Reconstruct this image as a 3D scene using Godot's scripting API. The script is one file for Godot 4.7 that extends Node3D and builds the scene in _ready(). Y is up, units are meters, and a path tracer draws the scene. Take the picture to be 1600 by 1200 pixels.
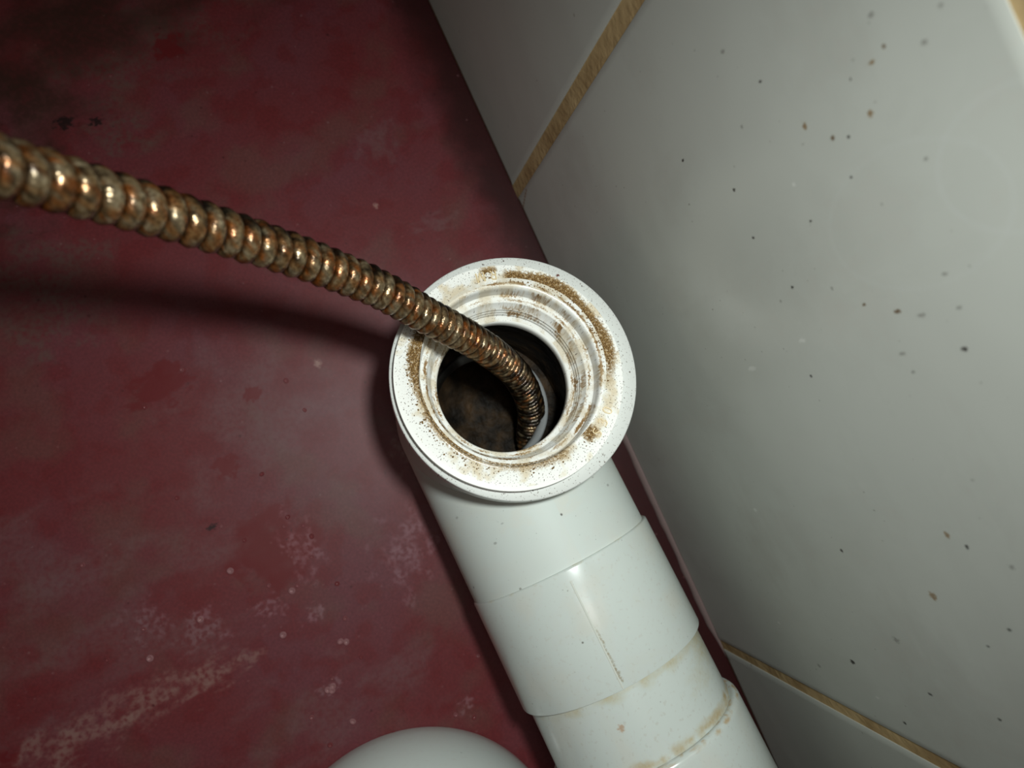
extends Node3D
# A rusty drain snake pushed into the open mouth of a white plastic drain pipe, on a red painted floor beside a tiled wall.

const WALL_X := 0.1004          # front face of the wall tiles
const FLASH_AT := Vector3(0.036, 0.308, -0.015)
var noise_a := FastNoiseLite.new()
var noise_b := FastNoiseLite.new()
var noise_c := FastNoiseLite.new()
var rng := RandomNumberGenerator.new()


func _ready() -> void:
	rng.seed = 11
	setup_camera_and_light()
	setup_noises()
	build_room()
	build_floor()
	build_wall()
	build_drain_pipe()
	build_pipe_cap()
	build_drain_snake()


# ------------------------------------------------------------------ camera and light
func setup_camera_and_light() -> void:
	var cam := Camera3D.new()
	cam.name = "camera"
	cam.near = 0.01
	cam.far = 20.0
	var right := Vector3(0.88358, 0.21685, 0.41505)
	var up := Vector3(0.40533, 0.0897, -0.90976)
	var back := Vector3(-0.23451, 0.97207, -0.00865)
	cam.transform = Transform3D(Basis(right, up, back).orthonormalized(), Vector3(0, 0.272, 0))
	var attr := CameraAttributesPhysical.new()
	attr.frustum_focal_length = 21.5
	attr.frustum_focus_distance = 0.2
	attr.frustum_near = 0.01
	attr.frustum_far = 20.0
	attr.exposure_aperture = 13.0
	attr.exposure_multiplier = 1.0
	cam.attributes = attr
	cam.fov = rad_to_deg(2.0 * atan(600.0 / 1075.0))
	add_child(cam)
	cam.current = true

	var env := Environment.new()
	env.background_mode = Environment.BG_COLOR
	env.background_color = Color(0, 0, 0)
	env.tonemap_mode = Environment.TONE_MAPPER_LINEAR
	env.tonemap_exposure = 1.0
	env.sdfgi_enabled = true
	env.ssao_enabled = true
	env.ssil_enabled = true
	var we := WorldEnvironment.new()
	we.name = "world_environment"
	we.environment = env
	add_child(we)

	# the flash beside the lens
	var flash := SpotLight3D.new()
	flash.name = "camera_flash"
	flash.light_color = Color(0.97, 1.0, 0.985)
	flash.light_energy = 0.055
	flash.light_size = 0.005
	flash.spot_range = 4.0
	flash.spot_attenuation = 2.0
	flash.spot_angle = 54.0
	flash.spot_angle_attenuation = 1.0
	flash.shadow_enabled = true
	flash.look_at_from_position(FLASH_AT, Vector3(0.0, 0.0, 0.045), Vector3(0, 0, -1))
	add_child(flash)

	# the lamp on the ceiling of the little room
	var lamp := AreaLight3D.new()
	lamp.name = "ceiling_lamp_light"
	lamp.area_size = Vector2(0.36, 0.36)
	lamp.light_color = Color(1.0, 0.975, 0.95)
	lamp.light_energy = 0.26
	lamp.area_range = 5.0
	lamp.shadow_enabled = true
	lamp.look_at_from_position(Vector3(-0.18, 2.17, 0.1), Vector3(-0.18, 0, 0.1), Vector3(0, 0, -1))
	add_child(lamp)


func setup_noises() -> void:
	for n in [noise_a, noise_b, noise_c]:
		n.noise_type = FastNoiseLite.TYPE_SIMPLEX_SMOOTH
		n.fractal_type = FastNoiseLite.FRACTAL_FBM
	noise_a.seed = 3
	noise_a.frequency = 1.0
	noise_a.fractal_octaves = 5
	noise_b.seed = 17
	noise_b.frequency = 1.0
	noise_b.fractal_octaves = 3
	noise_c.seed = 29
	noise_c.frequency = 1.0
	noise_c.fractal_octaves = 2


# ------------------------------------------------------------------ helpers: nodes
func describe(o: Node, label: String, category: String) -> void:
	o.set_meta("label", label)
	o.set_meta("category", category)


func put(called: String, m: Mesh, mat: Material, parent: Node = self) -> MeshInstance3D:
	var o := MeshInstance3D.new()
	o.name = called
	o.mesh = m
	if mat:
		o.material_override = mat
	parent.add_child(o, true)
	return o


func slab(called: String, lo: Vector3, hi: Vector3, mat: Material) -> MeshInstance3D:
	var b := BoxMesh.new()
	b.size = hi - lo
	var o := put(called, b, mat)
	o.position = (lo + hi) / 2.0
	o.set_meta("kind", "structure")
	return o


# ------------------------------------------------------------------ helpers: meshes
func tri(st: SurfaceTool, p: Array, n: Array, uv: Array, col: Array = []) -> void:
	var g: Vector3 = (p[1] - p[0]).cross(p[2] - p[0])
	var order := [0, 2, 1] if g.dot(n[0] + n[1] + n[2]) > 0.0 else [0, 1, 2]
	for k in order:
		if col.size():
			st.set_color(col[k])
		st.set_normal(n[k])
		st.set_uv(uv[k])
		st.add_vertex(p[k])


func quad(st: SurfaceTool, p: Array, n: Array, uv: Array, col: Array = []) -> void:
	var c1 := [] if col.is_empty() else [col[0], col[1], col[2]]
	var c2 := [] if col.is_empty() else [col[0], col[2], col[3]]
	tri(st, [p[0], p[1], p[2]], [n[0], n[1], n[2]], [uv[0], uv[1], uv[2]], c1)
	tri(st, [p[0], p[2], p[3]], [n[0], n[2], n[3]], [uv[0], uv[2], uv[3]], c2)


func start() -> SurfaceTool:
	var st := SurfaceTool.new()
	st.begin(Mesh.PRIMITIVE_TRIANGLES)
	return st


# A profile of (radius, height) turned about y. Edges sharper than 35 degrees stay crisp. planar > 0: texture laid on from the top over that width.
func lathe(st: SurfaceTool, prof: Array, segs: int, planar: float = 0.0, at: Transform3D = Transform3D(), wobble: float = 0.0) -> void:
	var nrm := []
	var along := [0.0]
	for i in prof.size() - 1:
		var d: Vector2 = prof[i + 1] - prof[i]
		nrm.append(Vector2(d.y, -d.x).normalized())
		along.append(along[i] + d.length())
	var total: float = along[-1]
	for i in prof.size() - 1:
		var n0: Vector2 = nrm[i]
		var n1: Vector2 = nrm[i]
		if i > 0 and nrm[i - 1].dot(nrm[i]) > 0.6:
			n0 = (nrm[i - 1] + nrm[i]).normalized()
		if i < nrm.size() - 1 and nrm[i + 1].dot(nrm[i]) > 0.6:
			n1 = (nrm[i + 1] + nrm[i]).normalized()
		for k in segs:
			var p := []
			var n := []
			var uv := []
			for q in [[i, k, n0], [i + 1, k, n1], [i + 1, k + 1, n1], [i, k + 1, n0]]:
				var a: float = TAU * q[1] / segs
				var c := cos(a)
				var s := sin(a)
				var r: float = prof[q[0]].x
				if wobble > 0.0:
					r += wobble * noise_b.get_noise_3d(c * 2.0, s * 2.0, prof[q[0]].y * 300.0)
				var v := Vector3(r * c, prof[q[0]].y, r * s)
				p.append(at * v)
				n.append((at.basis * Vector3(q[2].x * c, q[2].y, q[2].x * s)).normalized())
				uv.append(Vector2(v.x / planar + 0.5, v.z / planar + 0.5) if planar > 0.0 else Vector2(float(q[1]) / segs, along[q[0]] / total))
			quad(st, p, n, uv)


# A tile: flat face with a rounded edge. Its face looks along -x, width along z, height along y, origin at the middle of the face.
func tile_mesh(w: float, h: float, thick: float, r: float) -> ArrayMesh:
	var st := start()
	var steps := 6
	var turn := deg_to_rad(17.0)      # how far the glaze rolls over before the sawn side
	var ring := func(k: int) -> Array:
		var a := turn * k / steps
		var inset := r * (1.0 - sin(a) / sin(turn))
		var depth := r / sin(turn) * (1.0 - cos(a))
		var y := h / 2 - inset
		var z := w / 2 - inset
		return [Vector3(depth, -y, -z), Vector3(depth, -y, z), Vector3(depth, y, z), Vector3(depth, y, -z)]
	var uv := func(p: Vector3) -> Vector2: return Vector2(p.z / w + 0.5, 0.5 - p.y / h)
	var f: Array = ring.call(0)
	var front := Vector3(-1, 0, 0)
	quad(st, f, [front, front, front, front], f.map(uv))
	var sides := [Vector3(0, -1, 0), Vector3(0, 0, 1), Vector3(0, 1, 0), Vector3(0, 0, -1)]
	for k in steps:
		var a: Array = ring.call(k)
		var b: Array = ring.call(k + 1)
		for e in 4:
			var na: Vector3 = front * cos(turn * k / steps) + sides[e] * sin(turn * k / steps)
			var nb: Vector3 = front * cos(turn * (k + 1) / steps) + sides[e] * sin(turn * (k + 1) / steps)
			var p := [a[e], a[(e + 1) % 4], b[(e + 1) % 4], b[e]]
			quad(st, p, [na, na, nb, nb], p.map(uv))
	var l: Array = ring.call(steps)
	for e in 4:
		var p := [l[e], l[(e + 1) % 4], Vector3(thick, l[(e + 1) % 4].y, l[(e + 1) % 4].z), Vector3(thick, l[e].y, l[e].z)]
		quad(st, p, [sides[e], sides[e], sides[e], sides[e]], p.map(uv))
	return st.commit()


# ------------------------------------------------------------------ helpers: textures
func paint(w: int, h: int, fn: Callable) -> Image:
	var data := PackedByteArray()
	data.resize(w * h * 3)
	var i := 0
	for y in h:
		for x in w:
			var c: Color = fn.call((x + 0.5) / w, (y + 0.5) / h)
			data[i] = clampi(int(c.r * 255.0), 0, 255)
			data[i + 1] = clampi(int(c.g * 255.0), 0, 255)
			data[i + 2] = clampi(int(c.b * 255.0), 0, 255)
			i += 3
	return Image.create_from_data(w, h, false, Image.FORMAT_RGB8, data)


# A soft ragged spot, in pixels.
func spot(img: Image, cx: float, cy: float, rx: float, ry: float, c: Color, strength: float, rag: float = 0.5, soft: float = 0.5, grain: float = 0.0) -> void:
	var w := img.get_width()
	var h := img.get_height()
	var m := 1.0 + rag
	for y in range(maxi(0, int(cy - ry * m)), mini(h, int(cy + ry * m) + 2)):
		for x in range(maxi(0, int(cx - rx * m)), mini(w, int(cx + rx * m) + 2)):
			var dx := (x - cx) / rx
			var dy := (y - cy) / ry
			var d := sqrt(dx * dx + dy * dy)
			if rag > 0.0:
				d += rag * noise_a.get_noise_2d(dx * 1.3 + cx * 0.37, dy * 1.3 + cy * 0.37) * 1.6
			var a := strength * (1.0 - smoothstep(1.0 - soft, 1.0, d))
			if grain > 0.0 and a > 0.0:
				a *= clampf(1.0 - grain + grain * (0.5 + 2.2 * noise_b.get_noise_2d(x * 0.13, y * 0.13)), 0.0, 1.0)
			if a > 0.002:
				img.set_pixel(x, y, img.get_pixel(x, y).lerp(c, a))


func texture(img: Image) -> ImageTexture:
	return ImageTexture.create_from_image(img)


func plain(c: Color, rough: float, spec: float = 0.5) -> StandardMaterial3D:
	var m := StandardMaterial3D.new()
	m.albedo_color = c
	m.roughness = rough
	m.metallic_specular = spec
	return m


func noise_texture(freq: float, octaves: int, seed_: int, lo: Color, hi: Color, size: int = 512) -> NoiseTexture2D:
	var n := FastNoiseLite.new()
	n.seed = seed_
	n.frequency = freq
	n.fractal_octaves = octaves
	var t := NoiseTexture2D.new()
	t.width = size
	t.height = size
	t.seamless = true
	t.noise = n
	var ramp := Gradient.new()
	ramp.set_color(0, lo)
	ramp.set_color(1, hi)
	t.color_ramp = ramp
	return t


# ------------------------------------------------------------------ the room
func build_room() -> void:
	var white := plain(Color(0.82, 0.81, 0.78), 0.8)
	slab("wall_left", Vector3(-1.5, 0, -1.2), Vector3(-1.4, 2.3, 1.4), white)
	slab("wall_back", Vector3(-1.4, 0, -1.3), Vector3(0.1022, 2.3, -1.2), white)
	slab("wall_front", Vector3(-1.4, 0, 1.4), Vector3(0.1022, 2.3, 1.5), white)
	slab("ceiling", Vector3(-1.5, 2.2, -1.3), Vector3(0.2, 2.3, 1.5), white)
	var glow := plain(Color(0.9, 0.9, 0.88), 0.5)
	glow.emission_enabled = true
	glow.emission = Color(1.0, 0.96, 0.92)
	glow.emission_energy_multiplier = 0.6
	var st := start()
	lathe(st, [Vector2(0.0, -0.02), Vector2(0.17, -0.02), Vector2(0.19, -0.015), Vector2(0.2, 0.0)].map(func(v): return Vector2(v.x, v.y)), 40)
	var lamp := put("ceiling_light", st.commit(), glow)
	lamp.position = Vector3(-0.18, 2.2, 0.1)
	describe(lamp, "round white glowing lamp on the ceiling above the red floor", "lamp")


# ------------------------------------------------------------------ the floor
func build_floor() -> void:
	var lo := Vector2(-0.34, -0.25)
	var size := 0.46
	var px := 1280
	var k := px / size
	var red := Color(0.47, 0.20, 0.215)
	var img := paint(px, px, func(u: float, v: float) -> Color:
		var x := u * size
		var z := v * size
		var c := red
		var big := noise_a.get_noise_2d(x * 14.0, z * 14.0)
		c = c.lerp(Color(0.46, 0.24, 0.27), clampf(0.35 + big * 1.1, 0.0, 1.0))
		var mid := noise_a.get_noise_2d(x * 60.0 + 40.0, z * 60.0)
		c = c.lerp(Color(0.45, 0.12, 0.13), clampf(mid * 1.1, 0.0, 0.32))
		c = c.lerp(Color(0.44, 0.33, 0.29), clampf(noise_a.get_noise_2d(x * 25.0 - 9.0, z * 25.0 + 5.0) * 1.2 - 0.12, 0.0, 0.4))
		# shade along the foot of the wall, darkened into the floor colour
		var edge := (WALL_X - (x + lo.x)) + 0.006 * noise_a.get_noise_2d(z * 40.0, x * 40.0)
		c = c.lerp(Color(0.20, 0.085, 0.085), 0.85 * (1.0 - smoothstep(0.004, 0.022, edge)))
		var fine := noise_b.get_noise_2d(x * 700.0, z * 700.0)
		return c * (1.0 + 0.10 * fine + 0.04 * (noise_c.get_noise_2d(x * 2500.0, z * 2500.0))))
	var looks := {
		"red": [Color(0.45, 0.11, 0.125), 0.75, 0.4, 0.35, 0.0], "haze": [Color(0.50, 0.40, 0.40), 0.42, 0.7, 0.9, 0.3],
		"white": [Color(0.70, 0.58, 0.62), 0.45, 0.7, 0.95, 0.75], "grey": [Color(0.42, 0.34, 0.31), 0.6, 0.8, 0.95, 0.5],
		"tan": [Color(0.60, 0.46, 0.43), 0.75, 0.7, 0.95, 0.5], "black": [Color(0.12, 0.08, 0.08), 0.75, 0.6, 0.7, 0.0],
		"brown": [Color(0.25, 0.16, 0.13), 0.75, 0.5, 0.95, 0.2], "fleck": [Color(0.78, 0.68, 0.62), 0.6, 0.4, 0.7, 0.0],
	}
	var marks := [
		["brown", 0.010, -0.200, 0.060, 0.028], ["brown", -0.090, -0.130, 0.030, 0.022], ["grey", -0.010, -0.170, 0.040, 0.020],
		["brown", -0.030, -0.185, 0.055, 0.030], ["brown", -0.060, -0.165, 0.030, 0.030], ["grey", -0.031, -0.143, 0.015, 0.010],
		["grey", -0.077, -0.101, 0.028, 0.020], ["grey", -0.084, -0.084, 0.018, 0.013], ["haze", -0.029, -0.027, 0.038, 0.030],
		["red", -0.043, 0.021, 0.017, 0.015], ["red", -0.056, -0.050, 0.012, 0.007], ["red", -0.051, -0.055, 0.006, 0.005],
		["red", -0.027, -0.035, 0.004, 0.003], ["red", -0.046, -0.014, 0.005, 0.005], ["red", -0.002, -0.169, 0.006, 0.006],
		["red", -0.150, 0.048, 0.008, 0.007], ["haze", 0.056, -0.108, 0.010, 0.014], ["haze", 0.064, -0.070, 0.012, 0.006],
		["white", 0.000, 0.044, 0.014, 0.016], ["white", -0.077, 0.036, 0.011, 0.009], ["white", -0.040, 0.049, 0.006, 0.004],
		["white", -0.053, 0.040, 0.007, 0.005], ["white", -0.092, 0.025, 0.008, 0.008], ["white", -0.034, 0.026, 0.008, 0.014],
		["tan", -0.076, 0.052, 0.018, 0.007], ["tan", -0.097, 0.050, 0.018, 0.009], ["tan", -0.118, 0.050, 0.019, 0.009],
		["tan", -0.137, 0.050, 0.015, 0.010], ["white", -0.045, 0.076, 0.006, 0.003], ["white", -0.003, 0.107, 0.005, 0.004],
		["haze", -0.100, 0.020, 0.060, 0.025], ["haze", -0.050, 0.085, 0.045, 0.020], ["haze", -0.120, -0.010, 0.040, 0.022], ["black", -0.047, -0.153, 0.004, 0.003], ["black", -0.059, 0.004, 0.0025, 0.001], ["black", -0.037, -0.150, 0.003, 0.002],
		["fleck", 0.045, -0.085, 0.0015, 0.0015], ["fleck", -0.001, -0.036, 0.002, 0.002], ["tan", 0.018, 0.008, 0.010, 0.012],
	]
	for m in marks:
		var l: Array = looks[m[0]]
		spot(img, (m[1] - lo.x) * k, (m[2] - lo.y) * k, m[3] * k, m[4] * k, l[0], l[1], l[2], l[3], l[4])
	for i in 420:   # pale dust grains
		var p := Vector2(rng.randf_range(-0.16, 0.1), rng.randf_range(-0.2, 0.15))
		var r := rng.randf_range(0.0003, 0.0007)
		var pale := rng.randf() < 0.6
		spot(img, (p.x - lo.x) * k, (p.y - lo.y) * k, r * k, r * k, Color(0.62, 0.5, 0.5) if pale else Color(0.2, 0.08, 0.08), rng.randf_range(0.15, 0.5), 0.2, 0.6)
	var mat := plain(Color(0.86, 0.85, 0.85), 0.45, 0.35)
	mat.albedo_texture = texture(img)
	mat.heightmap_enabled = true
	mat.heightmap_texture = noise_texture(0.03, 5, 8, Color.BLACK, Color.WHITE)
	mat.heightmap_scale = 0.012
	mat.uv1_scale = Vector3.ONE
	var st := start()
	var x0 := -1.5
	var x1 := 0.18
	var z0 := -1.3
	var z1 := 1.5
	var top := [Vector3(x0, 0, z0), Vector3(x1, 0, z0), Vector3(x1, 0, z1), Vector3(x0, 0, z1)]
	var low := top.map(func(v): return v - Vector3(0, 0.06, 0))
	var uv := func(v: Vector3) -> Vector2: return Vector2((v.x - lo.x) / size, (v.z - lo.y) / size)
	quad(st, top, [Vector3.UP, Vector3.UP, Vector3.UP, Vector3.UP], top.map(uv))
	quad(st, low, [Vector3.DOWN, Vector3.DOWN, Vector3.DOWN, Vector3.DOWN], low.map(uv))
	var out := [Vector3(0, 0, -1), Vector3(1, 0, 0), Vector3(0, 0, 1), Vector3(-1, 0, 0)]
	for e in 4:
		var p := [top[e], top[(e + 1) % 4], low[(e + 1) % 4], low[e]]
		quad(st, p, [out[e], out[e], out[e], out[e]], p.map(uv))
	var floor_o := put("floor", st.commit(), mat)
	floor_o.set_meta("kind", "structure")

	# burst blisters in the paint: small raised rims
	var b := start()
	lathe(b, [Vector2(0.00115, -0.0002), Vector2(0.00105, 0.00025), Vector2(0.0008, 0.00045), Vector2(0.00055, 0.00028), Vector2(0.0004, 0.0001), Vector2(0.0, 0.00005)], 14, 0.0, Transform3D(), 0.00006)
	var blister := b.commit()
	var skins := [plain(Color(0.46, 0.23, 0.24), 0.1), plain(Color(0.50, 0.30, 0.31), 0.1), plain(Color(0.58, 0.41, 0.42), 0.08, 0.8)]
	var where := [
		[-0.0654, -0.0106], [-0.1019, -0.0026], [-0.0338, 0.0127], [-0.0364, 0.0153], [-0.0508, 0.0136], [-0.0595, 0.0215], [-0.0433, 0.0380], [-0.0407, 0.0372],
		[-0.0752, 0.0326], [-0.0929, 0.0269], [-0.1072, 0.0310], [-0.0951, 0.0371], [-0.0524, 0.0511], [-0.0353, 0.0630], [-0.0310, 0.0719], [-0.0433, 0.0738],
		[-0.0464, 0.0768], [-0.0553, 0.0829], [-0.0431, 0.0915], [-0.0304, 0.0561], [-0.0278, 0.0432], [-0.0497, 0.0325], [-0.0535, 0.0951], [-0.0459, -0.0530],
		[-0.0624, -0.0454], [-0.0140, -0.0344], [-0.0358, -0.0059], [-0.0123, -0.0214], [-0.0318, 0.1029], [-0.0086, 0.1085], [-0.0028, 0.1130], [0.0082, 0.0929],
		[-0.0443, 0.0765], [-0.0452, 0.0778], [-0.0335, 0.0642], [-0.0300, 0.0180], [-0.0290, 0.0230], [-0.0320, 0.0300],
	]
	var bright := [5, 6, 8, 11, 12, 13, 16, 18, 32, 33, 34]
	for i in where.size():
		var o := put("paint_blister", blister, skins[2] if i in bright else skins[i % 2], floor_o)
		o.position = Vector3(where[i][0], 0.0, where[i][1])
		o.rotation.y = i * 1.7
		var s: float = 1.15 if i in bright else 0.7 + 0.3 * rng.randf()
		o.scale = Vector3(s, s, s * (0.75 + 0.3 * rng.randf()))


# ------------------------------------------------------------------ the tiled wall
func build_wall() -> void:
	var grout := plain(Color.WHITE, 0.9, 0.3)
	grout.albedo_texture = noise_texture(0.012, 5, 4, Color(0.60, 0.49, 0.34), Color(0.76, 0.66, 0.49))
	grout.uv1_triplanar = true
	grout.uv1_scale = Vector3(9, 9, 9)
	grout.heightmap_enabled = true
	grout.heightmap_texture = noise_texture(0.05, 4, 5, Color.BLACK, Color.WHITE)
	grout.heightmap_scale = 0.02
	var wall := slab("wall_right", Vector3(WALL_X + 0.0007, 0.0, -1.3), Vector3(0.2, 2.25, 1.5), grout)
	var w := 0.2023
	var h := 0.2000
	var pitch_z := 0.2070
	var pitch_y := 0.2045
	var mesh := tile_mesh(w, h, 0.008, 0.0024)
	# the tile behind the pipe, with its dirt
	var px := 1400
	var tint := Color(0.725, 0.73, 0.705)
	var img := Image.create(px, px, false, Image.FORMAT_RGB8)
	img.fill(tint)
	var c0 := Vector2(0.03435, 0.1015)     # middle of that tile: z, y
	var to_px := func(z: float, y: float) -> Vector2: return Vector2(((z - c0.x) / w + 0.5) * px, (0.5 - (y - c0.y) / h) * px)
	var km := px / w
	for i in 60:   # faint clouding of wiped dust
		var p := Vector2(rng.randf() * px, rng.randf() * px)
		spot(img, p.x, p.y, rng.randf_range(40, 130), rng.randf_range(40, 160), Color(0.65, 0.64, 0.61), rng.randf_range(0.05, 0.16), 0.6, 0.95)
	var hues := {"t": Color(0.50, 0.40, 0.28), "b": Color(0.36, 0.28, 0.20), "d": Color(0.16, 0.15, 0.14), "g": Color(0.42, 0.41, 0.39), "w": Color(0.88, 0.88, 0.86)}
	for s in specks():
		var q: Vector2 = to_px.call(s[1], s[2])
		spot(img, q.x, q.y, s[3] * km * 1.1, s[4] * km * 1.1, hues[s[0]], 0.5 if s[0] in ["g", "w"] else 0.85, 0.35, 0.6)
	for i in 170:
		var q := Vector2(rng.randf() * px, rng.randf() * px)
		var r := rng.randf_range(0.8, 2.2)
		spot(img, q.x, q.y, r, r * rng.randf_range(1.0, 2.0), Color(0.4, 0.38, 0.36), rng.randf_range(0.2, 0.6), 0.0, 0.7)
	for ring in [[0.0017, 0.1950, 0.0105, 0.0135, 0.0016], [0.0035, 0.1735, 0.0125, 0.0190, 0.0016]]:   # pale rings of a reflection, put into the tile colour
		for i in 90:
			var a := TAU * i / 90.0
			var q: Vector2 = to_px.call(ring[0] + ring[2] * cos(a), ring[1] + ring[3] * sin(a))
			spot(img, q.x, q.y, ring[4] * km * 0.75, ring[4] * km * 0.75, Color(0.80, 0.81, 0.80), 0.10, 0.2, 0.9)
	for i in 7:   # brown stain where grout and floor meet
		var q: Vector2 = to_px.call(-0.0655 + 0.0006 * i, 0.014 - 0.002 * i)
		spot(img, q.x, q.y, 0.0008 * km, 0.0012 * km, Color(0.45, 0.26, 0.13), 0.6, 0.4, 0.8)
	var glaze := plain(Color.WHITE, 0.3)
	glaze.albedo_texture = texture(img)
	var clean := plain(Color.WHITE, 0.3)
	var img2 := Image.create(512, 512, false, Image.FORMAT_RGB8)
	img2.fill(tint)
	for i in 40:
		var r := rng.randf_range(0.8, 1.8)
		spot(img2, rng.randf() * 512, rng.randf() * 512, r, r, Color(0.4, 0.38, 0.36), rng.randf_range(0.3, 0.7), 0.0, 0.7)
	clean.albedo_texture = texture(img2)
	for m in [glaze, clean]:
		m.normal_enabled = true
		var nt := noise_texture(0.008, 3, 77, Color.BLACK, Color.WHITE)
		nt.as_normal_map = true
		nt.color_ramp = null
		nt.bump_strength = 1.2
		m.normal_texture = nt
		m.normal_scale = 0.25
	for row in 4:
		for col in range(-5, 6):
			var o := put("wall_tile", mesh, glaze if row == 0 and col == 0 else clean, wall)
			var z := c0.x + col * pitch_z - (0.0012 if col < 0 else 0.0)
			o.position = Vector3(WALL_X, c0.y + row * pitch_y, z) - wall.position


	# a bead of pale grout in the corner behind the pipe
	var st := start()
	var arc := []
	for i in 7:
		var a := PI / 2 * i / 6.0
		arc.append([Vector2(WALL_X + 0.0008 - 0.0026 * cos(a), 0.0026 * sin(a)), Vector2(-cos(a), sin(a))])
	var n := 60
	for j in n:
		for i in 6:
			var p := []
			var nn := []
			for e in [[i, j], [i + 1, j], [i + 1, j + 1], [i, j + 1]]:
				var z: float = 0.018 + 0.128 * e[1] / n
				var f: float = clampf(minf(e[1], n - e[1]) / 8.0, 0.0, 1.0) * (0.9 + 0.3 * noise_a.get_noise_1d(z * 40.0))
				var q: Vector2 = arc[e[0]][0]
				p.append(Vector3(WALL_X + 0.0008 + (q.x - WALL_X - 0.0008) * f, q.y * f, z) - wall.position)
				nn.append(Vector3(arc[e[0]][1].x, arc[e[0]][1].y, 0))
			quad(st, p, nn, [Vector2.ZERO, Vector2.ZERO, Vector2.ZERO, Vector2.ZERO])
	put("grout_bead", st.commit(), plain(Color(0.47, 0.40, 0.39), 0.6, 0.3), wall)


func specks() -> Array:
	return [
		["t", -0.0227, 0.1795, 0.0004, 0.0007], ["b", -0.0236, 0.1827, 0.0004, 0.0004], ["t", -0.0157, 0.1752, 0.0007, 0.0007], ["t", -0.0206, 0.1606, 0.0008, 0.0006],
		["b", -0.0157, 0.1656, 0.0005, 0.0006], ["d", -0.0143, 0.1690, 0.0003, 0.0004], ["d", -0.0226, 0.1744, 0.0003, 0.0002], ["d", -0.0077, 0.1658, 0.0003, 0.0004],
		["d", -0.0038, 0.1516, 0.0003, 0.0004], ["g", -0.0008, 0.1696, 0.0003, 0.0003], ["g", 0.0145, 0.1757, 0.0004, 0.0008], ["b", 0.0188, 0.1627, 0.0005, 0.0009],
		["g", 0.0206, 0.1676, 0.0005, 0.0011], ["g", 0.0208, 0.1755, 0.0004, 0.0007], ["d", 0.0282, 0.1730, 0.0005, 0.0007], ["g", 0.0271, 0.1595, 0.0004, 0.0011],
		["g", 0.0311, 0.1601, 0.0004, 0.0006], ["b", 0.0158, 0.1556, 0.0004, 0.0006], ["d", 0.0076, 0.1378, 0.0004, 0.0005], ["g", -0.0203, 0.1891, 0.0005, 0.0007],
		["g", -0.0290, 0.1829, 0.0005, 0.0008], ["g", -0.0233, 0.1936, 0.0004, 0.0005], ["g", -0.0045, 0.1813, 0.0004, 0.0005], ["d", 0.0287, 0.1308, 0.0004, 0.0005],
		["w", 0.0200, 0.1333, 0.0006, 0.0014], ["w", -0.0121, 0.1515, 0.0006, 0.0006], ["d", -0.0181, 0.1332, 0.0005, 0.0006], ["d", -0.0063, 0.1324, 0.0004, 0.0005],
		["d", -0.0316, 0.1197, 0.0004, 0.0006], ["g", -0.0285, 0.1444, 0.0005, 0.0005], ["d", -0.0332, 0.1548, 0.0003, 0.0005], ["g", -0.0436, 0.1485, 0.0005, 0.0008],
		["d", 0.0767, 0.1124, 0.0006, 0.0006], ["t", 0.0671, 0.1502, 0.0010, 0.0007], ["d", 0.0692, 0.1540, 0.0007, 0.0005], ["g", 0.0721, 0.1625, 0.0006, 0.0008],
		["t", 0.0838, 0.1382, 0.0011, 0.0012], ["w", 0.1116, 0.0607, 0.0006, 0.0011], ["g", 0.1007, 0.1183, 0.0009, 0.0014], ["d", 0.1149, 0.0940, 0.0008, 0.0011],
		["d", 0.0873, 0.1552, 0.0004, 0.0006], ["d", 0.0933, 0.1477, 0.0003, 0.0005], ["d", 0.1144, 0.1219, 0.0004, 0.0008], ["d", 0.1292, 0.1059, 0.0005, 0.0007],
		["w", 0.1245, 0.0984, 0.0005, 0.0008], ["d", 0.1130, 0.1415, 0.0004, 0.0006], ["w", 0.0241, 0.1094, 0.0008, 0.0020], ["w", 0.0684, 0.0783, 0.0007, 0.0013],
		["g", 0.1228, 0.0743, 0.0007, 0.0010], ["g", 0.0097, 0.1320, 0.0004, 0.0005], ["g", 0.0107, 0.1492, 0.0005, 0.0004],
	]


# ------------------------------------------------------------------ white plastic
func pvc() -> Color:
	return Color(0.795, 0.82, 0.802)


# Plastic with specks, wrapped round a pipe: u round it, v along it. stains: [u, v, ru, rv, colour, strength, rag, soft, grain].
func pvc_wrapped(seed_: int, w: int, h: int, stains: Array, grime: float) -> StandardMaterial3D:
	var base := pvc()
	var off := seed_ * 7.3
	var img := paint(w, h, func(u: float, v: float) -> Color:
		var cloud := noise_a.get_noise_3d(cos(u * TAU) * 1.6 + off, sin(u * TAU) * 1.6, v * 2.2)
		var fine := noise_b.get_noise_2d(u * 90.0 + off, v * 90.0 * h / w)
		var c := base.lerp(Color(0.80, 0.79, 0.74), clampf(cloud * 1.2 - 0.02, 0.0, 1.0) * grime)
		return c.lerp(Color(0.70, 0.68, 0.63), clampf(fine * 2.0 - 0.75, 0.0, 0.35) * grime))
	for s in stains:
		spot(img, s[0] * w, s[1] * h, s[2] * w, s[3] * h, s[4], s[5], s[6], s[7], s[8])
	var r := RandomNumberGenerator.new()
	r.seed = seed_
	for i in int(w * h / 5200.0):
		var big := r.randf() < 0.08
		var q: float = r.randf_range(1.6, 2.8) if big else r.randf_range(0.6, 1.4)
		spot(img, r.randf() * w, r.randf() * h, q, q, Color(0.24, 0.22, 0.2), r.randf_range(0.6, 0.9) if big else r.randf_range(0.12, 0.5), 0.0, 0.7)
	var m := plain(Color.WHITE, 0.2)
	m.albedo_texture = texture(img)
	return m


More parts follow.
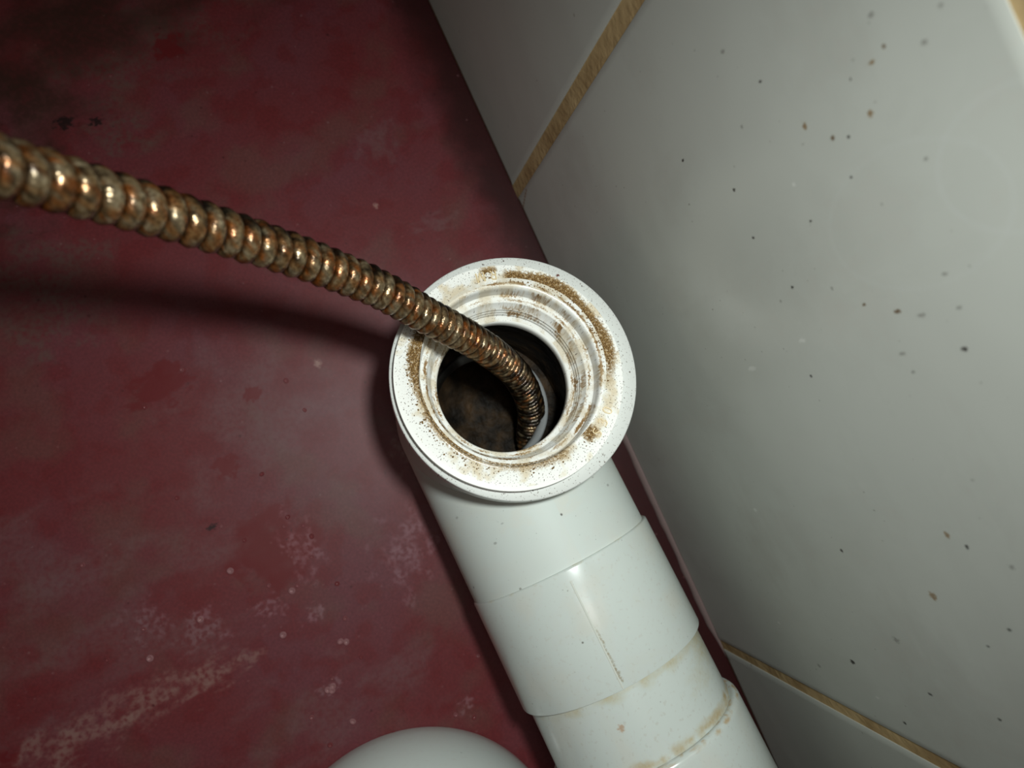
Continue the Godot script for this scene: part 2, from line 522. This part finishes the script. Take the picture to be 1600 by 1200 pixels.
# A mitred elbow of one radius: an upright neck (to height top above c) and a branch along +z (to length end), with a round heel.
func elbow_shell(st: SurfaceTool, r: float, top: float, end: float, c: Vector3, out: float) -> void:
	var segs := 96
	for k in segs:
		var neck := []
		var branch := []
		for e in [k, k + 1]:
			var a: float = TAU * e / segs
			var n := Vector3(cos(a), 0, sin(a))
			var p := n * r
			neck.append([p + Vector3(0, maxf(p.z, 0.0), 0), p + Vector3(0, top, 0), n * out])
			var m := Vector3(cos(a), sin(a), 0)
			var q := m * r
			branch.append([q + Vector3(0, 0, maxf(q.y, 0.0)), q + Vector3(0, 0, end), m * out])
		for s in [neck, branch]:
			quad(st, [c + s[0][0], c + s[0][1], c + s[1][1], c + s[1][0]], [s[0][2], s[0][2], s[1][2], s[1][2]], [Vector2.ZERO, Vector2.ZERO, Vector2.ZERO, Vector2.ZERO])
	for k in range(segs / 2, segs):
		for j in 24:
			var p := []
			var n := []
			for e in [[k, j], [k, j + 1], [k + 1, j + 1], [k + 1, j]]:
				var a: float = TAU * e[0] / segs
				var t: float = PI / 2 * e[1] / 24.0
				var v := Vector3(cos(a), sin(a) * sin(t), sin(a) * cos(t))
				p.append(c + v * r)
				n.append(v * out)
			quad(st, p, n, [Vector2.ZERO, Vector2.ZERO, Vector2.ZERO, Vector2.ZERO])


func build_drain_pipe() -> void:
	var root := Node3D.new()
	root.name = "drain_pipe"
	add_child(root)
	root.position = Vector3(0.0456, 0.0, 0.0121)
	root.rotation.x = -asin(0.147)
	describe(root, "white plastic drain pipe with an open dirt-crusted mouth and ringed couplings beside the tiled wall", "pipe")
	var axis := Vector3(0, 0.0325, 0)
	var to_z := Basis(Vector3(1, 0, 0), PI / 2)     # lathes turned about y laid along z

	# --- elbow body: hollow, upright neck and a branch along z
	var speckled := plain(Color.WHITE, 0.5, 0.35)
	var spk := Image.create(1024, 1024, false, Image.FORMAT_RGB8)
	spk.fill(pvc())
	for i in 60:
		spot(spk, rng.randf() * 1024, rng.randf() * 1024, rng.randf_range(40, 120), rng.randf_range(40, 120), Color(0.82, 0.80, 0.75), rng.randf_range(0.1, 0.35), 0.6, 0.95)
	for i in 420:
		var big := rng.randf() < 0.06
		var q := rng.randf_range(2.5, 5.0) if big else rng.randf_range(0.8, 2.0)
		spot(spk, rng.randf() * 1024, rng.randf() * 1024, q, q, Color(0.22, 0.2, 0.18), rng.randf_range(0.7, 0.9) if big else rng.randf_range(0.15, 0.5), 0.15, 0.7)
	speckled.albedo_texture = texture(spk)
	speckled.uv1_triplanar = true
	speckled.uv1_scale = Vector3(9, 9, 9)
	var sludge := plain(Color.WHITE, 0.6, 0.25)
	sludge.albedo_texture = noise_texture(0.02, 5, 21, Color(0.02, 0.02, 0.018), Color(0.30, 0.225, 0.15))
	sludge.uv1_triplanar = true
	sludge.uv1_scale = Vector3(11, 11, 11)
	sludge.heightmap_enabled = true
	sludge.heightmap_texture = noise_texture(0.03, 4, 22, Color.BLACK, Color.WHITE)
	sludge.heightmap_scale = 0.1
	var st := start()
	elbow_shell(st, 0.0318, 0.0360, 0.0620, axis + Vector3(-0.0004, 0, 0), 1.0)
	var body := put("elbow_body", st.commit(), speckled, root)
	st = start()
	elbow_shell(st, 0.0263, 0.0290, 0.0700, axis + Vector3(-0.0002, 0, 0), -1.0)
	put("sludge_lining", st.commit(), sludge, body)

	# a pale step inside the neck
	st = start()
	var ctr := Transform3D(Basis(), Vector3(0.0012, 0, -0.001))
	lathe(st, [Vector2(0.0216, 0.0290), Vector2(0.0216, 0.0312), Vector2(0.0213, 0.0318), Vector2(0.0206, 0.0321), Vector2(0.0196, 0.0314), Vector2(0.0189, 0.0302), Vector2(0.0187, 0.0285)], 72, 0.0, ctr)
	var ring_mat := plain(Color.WHITE, 0.45)
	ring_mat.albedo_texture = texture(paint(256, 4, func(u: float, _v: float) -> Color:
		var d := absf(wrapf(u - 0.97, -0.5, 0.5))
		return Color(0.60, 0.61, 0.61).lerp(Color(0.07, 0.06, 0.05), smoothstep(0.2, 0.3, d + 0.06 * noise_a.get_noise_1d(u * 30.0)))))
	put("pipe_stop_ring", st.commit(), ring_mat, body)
	st = start()
	lathe(st, [Vector2(0.0268, 0.0300), Vector2(0.0216, 0.0292)], 72, 0.0, ctr, 0.0002)  # dark shelf standing in for the shadow in the gap round the step
	put("gap_shade_shelf", st.commit(), sludge, body)

	# --- collar: the wide ring round the mouth
	var collar_mat := plain(Color.WHITE, 0.32)
	var ci := Image.create(900, 900, false, Image.FORMAT_RGB8)
	ci.fill(Color(0.84, 0.85, 0.835))
	for i in 1500:
		var a := rng.randf() * TAU
		var r := rng.randf_range(0.0310, 0.0372)
		var q := rng.randf_range(0.8, 1.8) if rng.randf() < 0.93 else rng.randf_range(2.0, 3.6)
		spot(ci, (r * cos(a) / 0.08 + 0.5) * 900, (r * sin(a) / 0.08 + 0.5) * 900, q, q * rng.randf_range(0.6, 1.6), Color(0.25, 0.2, 0.17), rng.randf_range(0.25, 0.8), 0.0, 0.6)
	spot(ci, (0.0345 * cos(-0.72) / 0.08 + 0.5) * 900, (0.0345 * sin(-0.72) / 0.08 + 0.5) * 900, 8, 5, Color(0.35, 0.18, 0.14), 0.9, 0.4, 0.5)
	collar_mat.albedo_texture = texture(ci)
	st = start()
	var collar_at := Transform3D(Basis(), Vector3(0.0042, 0, -0.0012))
	lathe(st, [Vector2(0.0322, 0.0560), Vector2(0.0340, 0.0566), Vector2(0.0358, 0.0585), Vector2(0.0362, 0.0605), Vector2(0.0362, 0.0690), Vector2(0.0368, 0.0696), Vector2(0.0370, 0.0702), Vector2(0.0370, 0.0758), Vector2(0.0369, 0.0761), Vector2(0.0366, 0.0763), Vector2(0.0300, 0.0763), Vector2(0.0290, 0.0758), Vector2(0.0290, 0.0560), Vector2(0.0322, 0.0560)], 128, 0.08, collar_at)
	put("collar", st.commit(), collar_mat, root)

	# --- threaded bushing set in the collar: the mouth itself
	var bush_at := Transform3D(Basis(), Vector3(0.0020, 0, -0.0014))
	st = start()
	var prof := [
		Vector2(0.0334, 0.0755), Vector2(0.0337, 0.0795), Vector2(0.0336, 0.0798), Vector2(0.0333, 0.0799), Vector2(0.0279, 0.0799), Vector2(0.0276, 0.0802), Vector2(0.0271, 0.0802), Vector2(0.0267, 0.0798),
		Vector2(0.0264, 0.0788), Vector2(0.0261, 0.0752), Vector2(0.0262, 0.0744), Vector2(0.0256, 0.0739), Vector2(0.0243, 0.0736), Vector2(0.0240, 0.0732), Vector2(0.0237, 0.0698), Vector2(0.0232, 0.0694),
		Vector2(0.0231, 0.0689), Vector2(0.0233, 0.0684), Vector2(0.0228, 0.0679), Vector2(0.0228, 0.0674), Vector2(0.0230, 0.0669), Vector2(0.0225, 0.0664), Vector2(0.0225, 0.0659), Vector2(0.0227, 0.0654),
		Vector2(0.0221, 0.0649), Vector2(0.0212, 0.0646), Vector2(0.0208, 0.0643), Vector2(0.0206, 0.0636), Vector2(0.0206, 0.0614), Vector2(0.0209, 0.0607), Vector2(0.0216, 0.0603), Vector2(0.0266, 0.0602), Vector2(0.0290, 0.0610), Vector2(0.0290, 0.0755), Vector2(0.0334, 0.0755),
	]
	lathe(st, prof, 144, 0.07, bush_at)
	var mouth_mat := plain(Color.WHITE, 0.24)
	mouth_mat.albedo_texture = texture(mouth_picture())
	var bushing := put("mouth_bushing", st.commit(), mouth_mat, root)
	# raised moulded marks on the rim
	var mark_mat := plain(Color(0.84, 0.76, 0.60), 0.22)
	for l in [["S", 60.0, 0.0302], ["3", 53.0, 0.0302], ["0", 46.0, 0.0302]]:
		raised_letter(bushing, l[0], deg_to_rad(l[1]), l[2], 0.0799, mark_mat)
	for l in [["M", -81.0, 0.0306], ["R", -73.5, 0.0306]]:
		raised_letter(bushing, l[0], deg_to_rad(l[1]), l[2], 0.0799, mark_mat)
	# crusts of dried dirt standing on the rim
	var crust := plain(Color(0.50, 0.38, 0.22), 0.75)
	var cs := start()
	var bits := 0
	while bits < 260:
		var a := rng.randf() * TAU
		var r := rng.randf_range(0.0276, 0.0312)
		if rng.randf() > rim_dirt(a, r) * 1.1:
			continue
		bits += 1
		var s := rng.randf_range(0.00012, 0.00034)
		var t := Transform3D(Basis(Vector3.UP, rng.randf() * TAU).scaled(Vector3(s * rng.randf_range(0.7, 1.5), s * 0.6, s)), Vector3(0.0020 + r * cos(a), 0.0799, -0.0014 + r * sin(a)))
		lathe(cs, [Vector2(1, -0.3), Vector2(0.8, 0.5), Vector2(0.35, 0.95), Vector2(0, 1.0)], 6, 0.0, t)
	put("dirt_crust", cs.commit(), crust, root).set_meta("kind", "stuff")

	# --- coupling
	var tan := Color(0.72, 0.64, 0.46)
	var seam_dirt := []
	for i in 14:
		var f := i / 13.0
		seam_dirt.append([0.7212 + rng.randf_range(-0.0008, 0.0016), 0.52 + 0.36 * f, 0.0018 + 0.002 * f * rng.randf(), 0.018, Color(0.46, 0.37, 0.24), 0.25 + 0.6 * f * rng.randf(), 0.5, 0.6, 0.0])
	for i in 26:
		seam_dirt.append([rng.randf_range(0.52, 0.98), rng.randf_range(0.0, 0.06), rng.randf_range(0.004, 0.012), 0.022, tan, rng.randf_range(0.15, 0.5), 0.5, 0.8, 0.3])
	var coupling_mat := pvc_wrapped(5, 1024, 226, seam_dirt, 0.55)
	st = start()
	var at := Transform3D(to_z, axis)
	lathe(st, [Vector2(0.0300, 0.0563), Vector2(0.0322, 0.0563), Vector2(0.0326, 0.0566), Vector2(0.0327, 0.0571), Vector2(0.0327, 0.0936), Vector2(0.0326, 0.0939), Vector2(0.0322, 0.0940), Vector2(0.0300, 0.0939)], 128, 0.0, at)
	var coupling := put("coupling", st.commit(), coupling_mat, root)
	# its mould seam
	st = start()
	var sa := deg_to_rad(-101.0)
	var seam_c := axis + Vector3(cos(sa) * 0.0327, -sin(sa) * 0.0327, 0)
	var pts := [Vector2(-0.0004, -0.0001), Vector2(-0.00012, 0.00012), Vector2(0.00012, 0.00012), Vector2(0.0004, -0.0001)]
	var ax := Vector3(-sin(sa), -cos(sa), 0)
	var ay := Vector3(cos(sa), -sin(sa), 0)
	for i in 3:
		var p0: Vector3 = seam_c + ax * pts[i].x + ay * pts[i].y
		var p1: Vector3 = seam_c + ax * pts[i + 1].x + ay * pts[i + 1].y
		var n := (ay + ax * (i - 1) * 0.6).normalized()
		quad(st, [p0 + Vector3(0, 0, 0.0600), p1 + Vector3(0, 0, 0.0600), p1 + Vector3(0, 0, 0.0936), p0 + Vector3(0, 0, 0.0936)], [n, n, n, n], [Vector2.ZERO, Vector2.ZERO, Vector2.ONE, Vector2.ONE])
	put("mould_seam", st.commit(), plain(Color(0.79, 0.80, 0.765), 0.3), coupling)

	# --- length of pipe between coupling and the next socket
	var under := []
	for i in 90:
		var u := rng.randf_range(0.55, 1.0)
		under.append([u, rng.randf_range(0.105, 0.128), rng.randf_range(0.008, 0.03), rng.randf_range(0.008, 0.022), tan, rng.randf_range(0.05, 0.17) * (0.4 + u), 0.12, 0.98, 0.2])
		under.append([u, rng.randf_range(0.272, 0.292), rng.randf_range(0.006, 0.025), rng.randf_range(0.006, 0.018), Color(0.67, 0.54, 0.33), rng.randf_range(0.08, 0.25) * (0.4 + u), 0.15, 0.98, 0.2])
	for i in 10:
		under.append([rng.randf_range(0.84, 0.97), rng.randf_range(0.11, 0.2), 0.05, rng.randf_range(0.02, 0.05), tan, 0.16, 0.4, 0.98, 0.3])
	under.append([0.69, 0.185, 0.007, 0.012, Color(0.68, 0.52, 0.40), 0.6, 0.4, 0.7, 0.0])
	var pipe_mat := pvc_wrapped(9, 1024, 640, under, 0.8)
	st = start()
	lathe(st, [Vector2(0.0309, 0.0800), Vector2(0.0309, 0.1400), Vector2(0.0270, 0.1400), Vector2(0.0270, 0.0800), Vector2(0.0309, 0.0800)], 128, 0.0, at)
	put("pipe_length", st.commit(), pipe_mat, root)

	# --- next socket, with its rounded lip, and the bend it belongs to
	var lip := []
	for i in 60:
		var u := rng.randf_range(0.66, 0.99)
		lip.append([u, rng.randf_range(0.0, 0.045), rng.randf_range(0.004, 0.016), rng.randf_range(0.008, 0.018), Color(0.66, 0.47, 0.25), rng.randf_range(0.15, 0.5) * smoothstep(0.6, 0.88, u), 0.25, 0.97, 0.15])
	var sock_mat := pvc_wrapped(13, 1024, 400, lip, 0.6)
	st = start()
	lathe(st, [Vector2(0.0308, 0.1145), Vector2(0.0318, 0.1140), Vector2(0.0328, 0.1143), Vector2(0.0334, 0.1152), Vector2(0.0336, 0.1164), Vector2(0.0336, 0.1500), Vector2(0.0328, 0.1520), Vector2(0.0316, 0.1530), Vector2(0.0312, 0.1850)], 128, 0.0, Transform3D(to_z, axis + Vector3(0, 0, 0.0032)))
	put("socket", st.commit(), sock_mat, root)
	st = start()
	var turn := []
	for i in 13:
		turn.append(Vector2(0.0312 * cos(PI / 2 * i / 12.0), 0.185 + 0.0312 * sin(PI / 2 * i / 12.0)))
	lathe(st, turn, 96, 0.0, at)
	lathe(st, [Vector2(0.0312, -0.02), Vector2(0.0312, 0.0325)], 96, 0.0, Transform3D(Basis(), Vector3(0, 0, 0.185)))
	put("socket_bend", st.commit(), speckled, root)


# how dirty the flat rim of the mouth is at an angle (from x towards z) and a radius
func rim_dirt(a: float, r: float) -> float:
	var d := rad_to_deg(wrapf(a, -PI, PI))
	var band := 0.0
	var far_r := 0.0300
	if d > -72 and d < 45:      # thick from the top round to the right
		band = smoothstep(-72, -66, d) * (1.0 - smoothstep(8, 40, d))
		far_r = 0.0302 + 0.0006 * sin(d * 0.13)
	var lft := absf(wrapf(d - 212.0, -180, 180))
	if lft < 34.0:
		band = maxf(band, 1.0 - smoothstep(14, 30, lft))
		far_r = 0.0312 - 0.00006 * lft
	var low := absf(wrapf(d - 165.0, -180, 180))
	if low < 40.0:
		band = maxf(band, 0.8 * (1.0 - smoothstep(20, 38, low)))
		far_r = maxf(far_r, 0.0292)
	var bot := absf(wrapf(d - 110.0, -180, 180))
	if bot < 36.0:
		band = maxf(band, 0.45 * (1.0 - smoothstep(18, 34, bot)))
		far_r = maxf(far_r, 0.0295)
	var top := absf(wrapf(d + 79.0, -180, 180))
	if top < 6.0 and r > 0.0296:
		band = maxf(band, 0.9 * (1.0 - smoothstep(2.5, 6, top)))
		far_r = 0.0314
	var mk := absf(wrapf(d - 67.0, -180, 180))
	if mk < 6.0:
		band = maxf(band, 1.0 - smoothstep(2, 6, mk))
		far_r = 0.0308
	return band * (1.0 - smoothstep(far_r - 0.0010, far_r + 0.0006, r))


func mouth_picture() -> Image:
	var size := 0.07
	var base := Color(0.97, 0.97, 0.95)
	var brown := Color(0.52, 0.38, 0.20)
	var dark := Color(0.30, 0.21, 0.12)
	return paint(900, 900, func(u: float, v: float) -> Color:
		var x := (u - 0.5) * size - 0.0020
		var z := (v - 0.5) * size + 0.0014
		var r := sqrt(x * x + z * z)
		if r > 0.0345 or r < 0.019:
			return base
		var a := atan2(z, x)
		var c := base
		var cloud := noise_a.get_noise_2d(x * 120.0, z * 120.0)
		var grit := noise_a.get_noise_2d(x * 900.0 + 7.0, z * 900.0)
		var fine := noise_b.get_noise_2d(x * 2600.0, z * 2600.0)
		if r > 0.0274:
			c = c.lerp(Color(0.84, 0.77, 0.64), clampf(0.25 + cloud * 1.6 - (r - 0.0276) * 90.0, 0.0, 0.7))
			var d := rim_dirt(a, r + grit * 0.0016)
			d = clampf(d * (1.15 + 1.5 * grit), 0.0, 1.0)
			c = c.lerp(brown, d * 0.9)
			c = c.lerp(dark, d * clampf(0.3 + 2.2 * fine + 1.2 * grit, 0.0, 0.8))
			c = c.lerp(Color(0.74, 0.62, 0.40), d * clampf(-1.6 * fine, 0.0, 0.7))
		else:
			# the steps inside: dirt lies in the grooves, in patches round the ring
			var arc := noise_a.get_noise_2d(cos(a) * 3.0 + r * 300.0, sin(a) * 3.0)
			for g in [[0.0258, 0.0007, 0.95], [0.0238, 0.0004, 0.7], [0.0226, 0.0005, 0.5], [0.0214, 0.0005, 0.55], [0.0206, 0.0004, 0.75]]:
				var k: float = (1.0 - smoothstep(0.0, g[1], absf(r - g[0] + grit * 0.0006))) * g[2]
				c = c.lerp(Color(0.50, 0.36, 0.20), clampf(k * (0.6 + 2.8 * arc + 0.8 * fine), 0.0, 0.9))
			c = c.lerp(Color(0.80, 0.73, 0.60), clampf(0.15 + cloud * 1.2, 0.0, 0.5))
		# black specks
		var s := noise_c.get_noise_2d(x * 1500.0 + 31.0, z * 1500.0)
		if s > 0.52 and (r > 0.0273 or fine > 0.1):
			c = c.lerp(Color(0.16, 0.11, 0.08), clampf((s - 0.52) * 9.0, 0.0, 0.85))
		return c)


func raised_letter(parent: Node, ch: String, a: float, r: float, y: float, mat: Material) -> void:
	var t := TextMesh.new()
	t.text = ch
	var f := SystemFont.new()
	f.font_names = PackedStringArray(["Droid Sans"])
	t.font = f
	t.font_size = 32
	t.pixel_size = 0.00012
	t.depth = 0.0006
	var o := put("raised_letter", t, mat, parent)
	var xx := Vector3(sin(a), 0, -cos(a))
	var yy := Vector3(-cos(a), 0, -sin(a))
	o.transform = Transform3D(Basis(xx, yy, xx.cross(yy)), Vector3(0.0020 + r * cos(a), y + 0.0001, -0.0014 + r * sin(a)))


# ------------------------------------------------------------------ the white domed cap, cut by the lower edge of the view
func build_pipe_cap() -> void:
	var m := pvc_wrapped(31, 768, 384, [], 0.3)
	var st := start()
	var prof := [Vector2(0.0555, 0.0), Vector2(0.0560, 0.004)]
	for i in range(1, 25):
		var a := PI / 2 * i / 24.0
		prof.append(Vector2(0.0560 * pow(cos(a), 0.85) if i < 24 else 0.0, 0.004 + 0.040 * sin(a)))
	lathe(st, prof, 128)
	var o := put("pipe_cap", st.commit(), m)
	o.position = Vector3(-0.0456, 0.0, 0.1563)
	describe(o, "smooth domed white plastic cap standing on the red floor, left of the ringed drain pipe", "pipe cap")


# ------------------------------------------------------------------ the drain snake
func build_drain_snake() -> void:
	var root := Node3D.new()
	root.name = "drain_snake"
	add_child(root)
	describe(root, "rusty coiled metal drain snake cable curving down into the open white pipe mouth", "cable")
	var way := [
		Vector3(-0.0480, 0.1920, -0.0575), Vector3(-0.0345, 0.1650, -0.0610), Vector3(-0.0291, 0.1550, -0.0604), Vector3(-0.0202, 0.1420, -0.0575), Vector3(-0.0109, 0.1310, -0.0534), Vector3(0.0036, 0.1160, -0.0455), Vector3(0.0189, 0.1020, -0.0350),
		Vector3(0.0308, 0.0895, -0.0241), Vector3(0.0456, 0.0720, -0.0109), Vector3(0.0562, 0.0510, 0.0009), Vector3(0.0604, 0.0320, 0.0134), Vector3(0.0579, 0.0180, 0.0260), Vector3(0.0530, 0.0170, 0.0480), Vector3(0.0500, 0.0230, 0.0800),
	]
	var curve := Curve3D.new()
	curve.bake_interval = 0.0005
	for i in way.size():
		var t := Vector3.ZERO
		if i > 0 and i < way.size() - 1:
			t = (way[i + 1] - way[i - 1]) / 6.0
		curve.add_point(way[i], -t, t)
	var length := curve.get_baked_length()
	# frames carried along the cable
	var n := 900
	var pos := []
	var side := []
	var tang := []
	for i in n + 1:
		pos.append(curve.sample_baked(length * i / n, true))
	for i in n + 1:
		tang.append((pos[mini(n, i + 1)] - pos[maxi(0, i - 1)]).normalized())
	var s0: Vector3 = tang[0].cross(Vector3(0, 1, 0.2)).normalized()
	for i in n + 1:
		s0 = (s0 - tang[i] * s0.dot(tang[i])).normalized()
		side.append(s0)
	var frame := func(s: float) -> Array:
		var f := clampf(s / length, 0.0, 1.0) * n
		var i := mini(int(f), n - 1)
		var t := f - i
		var d: Vector3 = tang[i].lerp(tang[i + 1], t).normalized()
		var x: Vector3 = side[i].lerp(side[i + 1], t).normalized()
		return [pos[i].lerp(pos[i + 1], t), d, x, d.cross(x)]
	var metal := StandardMaterial3D.new()
	metal.vertex_color_use_as_albedo = true
	metal.metallic = 0.6
	metal.roughness = 0.28
	var mottle := noise_texture(0.03, 5, 61, Color(0.42, 0.38, 0.34), Color(1.0, 1.0, 1.0))
	metal.albedo_texture = mottle
	metal.albedo_color = Color(1.0, 0.99, 0.97)
	metal.uv1_triplanar = true
	metal.heightmap_enabled = true
	metal.heightmap_texture = noise_texture(0.05, 4, 51, Color.BLACK, Color.WHITE, 256)
	metal.heightmap_scale = 0.015
	metal.uv1_scale = Vector3(55, 55, 55)
	var colour_at := func(p: Vector3, groove: float, topside: float) -> Color:
		var a: float = noise_a.get_noise_3dv(p * 330.0)
		var b: float = noise_b.get_noise_3dv(p * 1300.0)
		var c := Color(0.40, 0.28, 0.14)
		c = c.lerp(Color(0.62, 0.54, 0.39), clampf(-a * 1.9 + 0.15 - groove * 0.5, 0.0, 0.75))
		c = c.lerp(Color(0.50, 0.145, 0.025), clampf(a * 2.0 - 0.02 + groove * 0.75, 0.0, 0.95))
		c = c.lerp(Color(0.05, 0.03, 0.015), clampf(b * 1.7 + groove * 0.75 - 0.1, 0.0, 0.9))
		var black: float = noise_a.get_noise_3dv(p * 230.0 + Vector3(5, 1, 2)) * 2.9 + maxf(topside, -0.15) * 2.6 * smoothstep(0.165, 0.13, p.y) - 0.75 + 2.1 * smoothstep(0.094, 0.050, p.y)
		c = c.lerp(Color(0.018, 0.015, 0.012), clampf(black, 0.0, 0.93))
		return c
	# the wire, wound round the axis; the turns stand closer towards the pipe
	var st := start()
	var per_turn := 30
	var around := 8
	var prev := []
	var s := 0.0
	var ang := 0.0
	var grime_side := Vector3(0.41, -0.1, -0.91).normalized()
	while s < length:
		var pitch := lerpf(0.0043, 0.0021, smoothstep(0.04, 0.23, s))
		var f: Array = frame.call(s)
		var out: Vector3 = f[2] * cos(ang) + f[3] * sin(ang)
		var uneven := 1.0 + 0.05 * noise_b.get_noise_2d(s * 700.0, 3.0)
		var c: Vector3 = f[0] + out * 0.0037 * uneven
		var here := []
		for k in around:
			var q := TAU * k / around
			var off: Vector3 = out * cos(q) * 0.0014 + f[1] * sin(q) * pitch * 0.48
			var nn: Vector3 = (out * cos(q) / 0.0014 + f[1] * sin(q) / (pitch * 0.48)).normalized()
			var p := c + off
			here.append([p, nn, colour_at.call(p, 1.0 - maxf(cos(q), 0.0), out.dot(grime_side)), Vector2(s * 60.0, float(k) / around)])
		if prev.size():
			for k in around:
				var k1 := (k + 1) % around
				if cos(TAU * k / around) < -0.8:
					continue
				var v := [prev[k], prev[k1], here[k1], here[k]]
				quad(st, v.map(func(e): return e[0]), v.map(func(e): return e[1]), v.map(func(e): return e[3]), v.map(func(e): return e[2]))
		prev = here
		ang += TAU / per_turn
		s += pitch / per_turn
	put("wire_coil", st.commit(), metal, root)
	# the core seen between the turns
	st = start()
	var cm := plain(Color(0.10, 0.055, 0.03), 0.8)
	for i in range(0, n - 3, 3):
		for k in 16:
			var v := []
			for e in [[i, k], [i + 3, k], [i + 3, k + 1], [i, k + 1]]:
				var q: float = TAU * e[1] / 16.0
				var nn: Vector3 = side[e[0]] * cos(q) + tang[e[0]].cross(side[e[0]]) * sin(q)
				v.append([pos[e[0]] + nn * 0.0034, nn])
			quad(st, v.map(func(e): return e[0]), v.map(func(e): return e[1]), [Vector2.ZERO, Vector2.ZERO, Vector2.ZERO, Vector2.ZERO])
	put("core", st.commit(), cm, root)
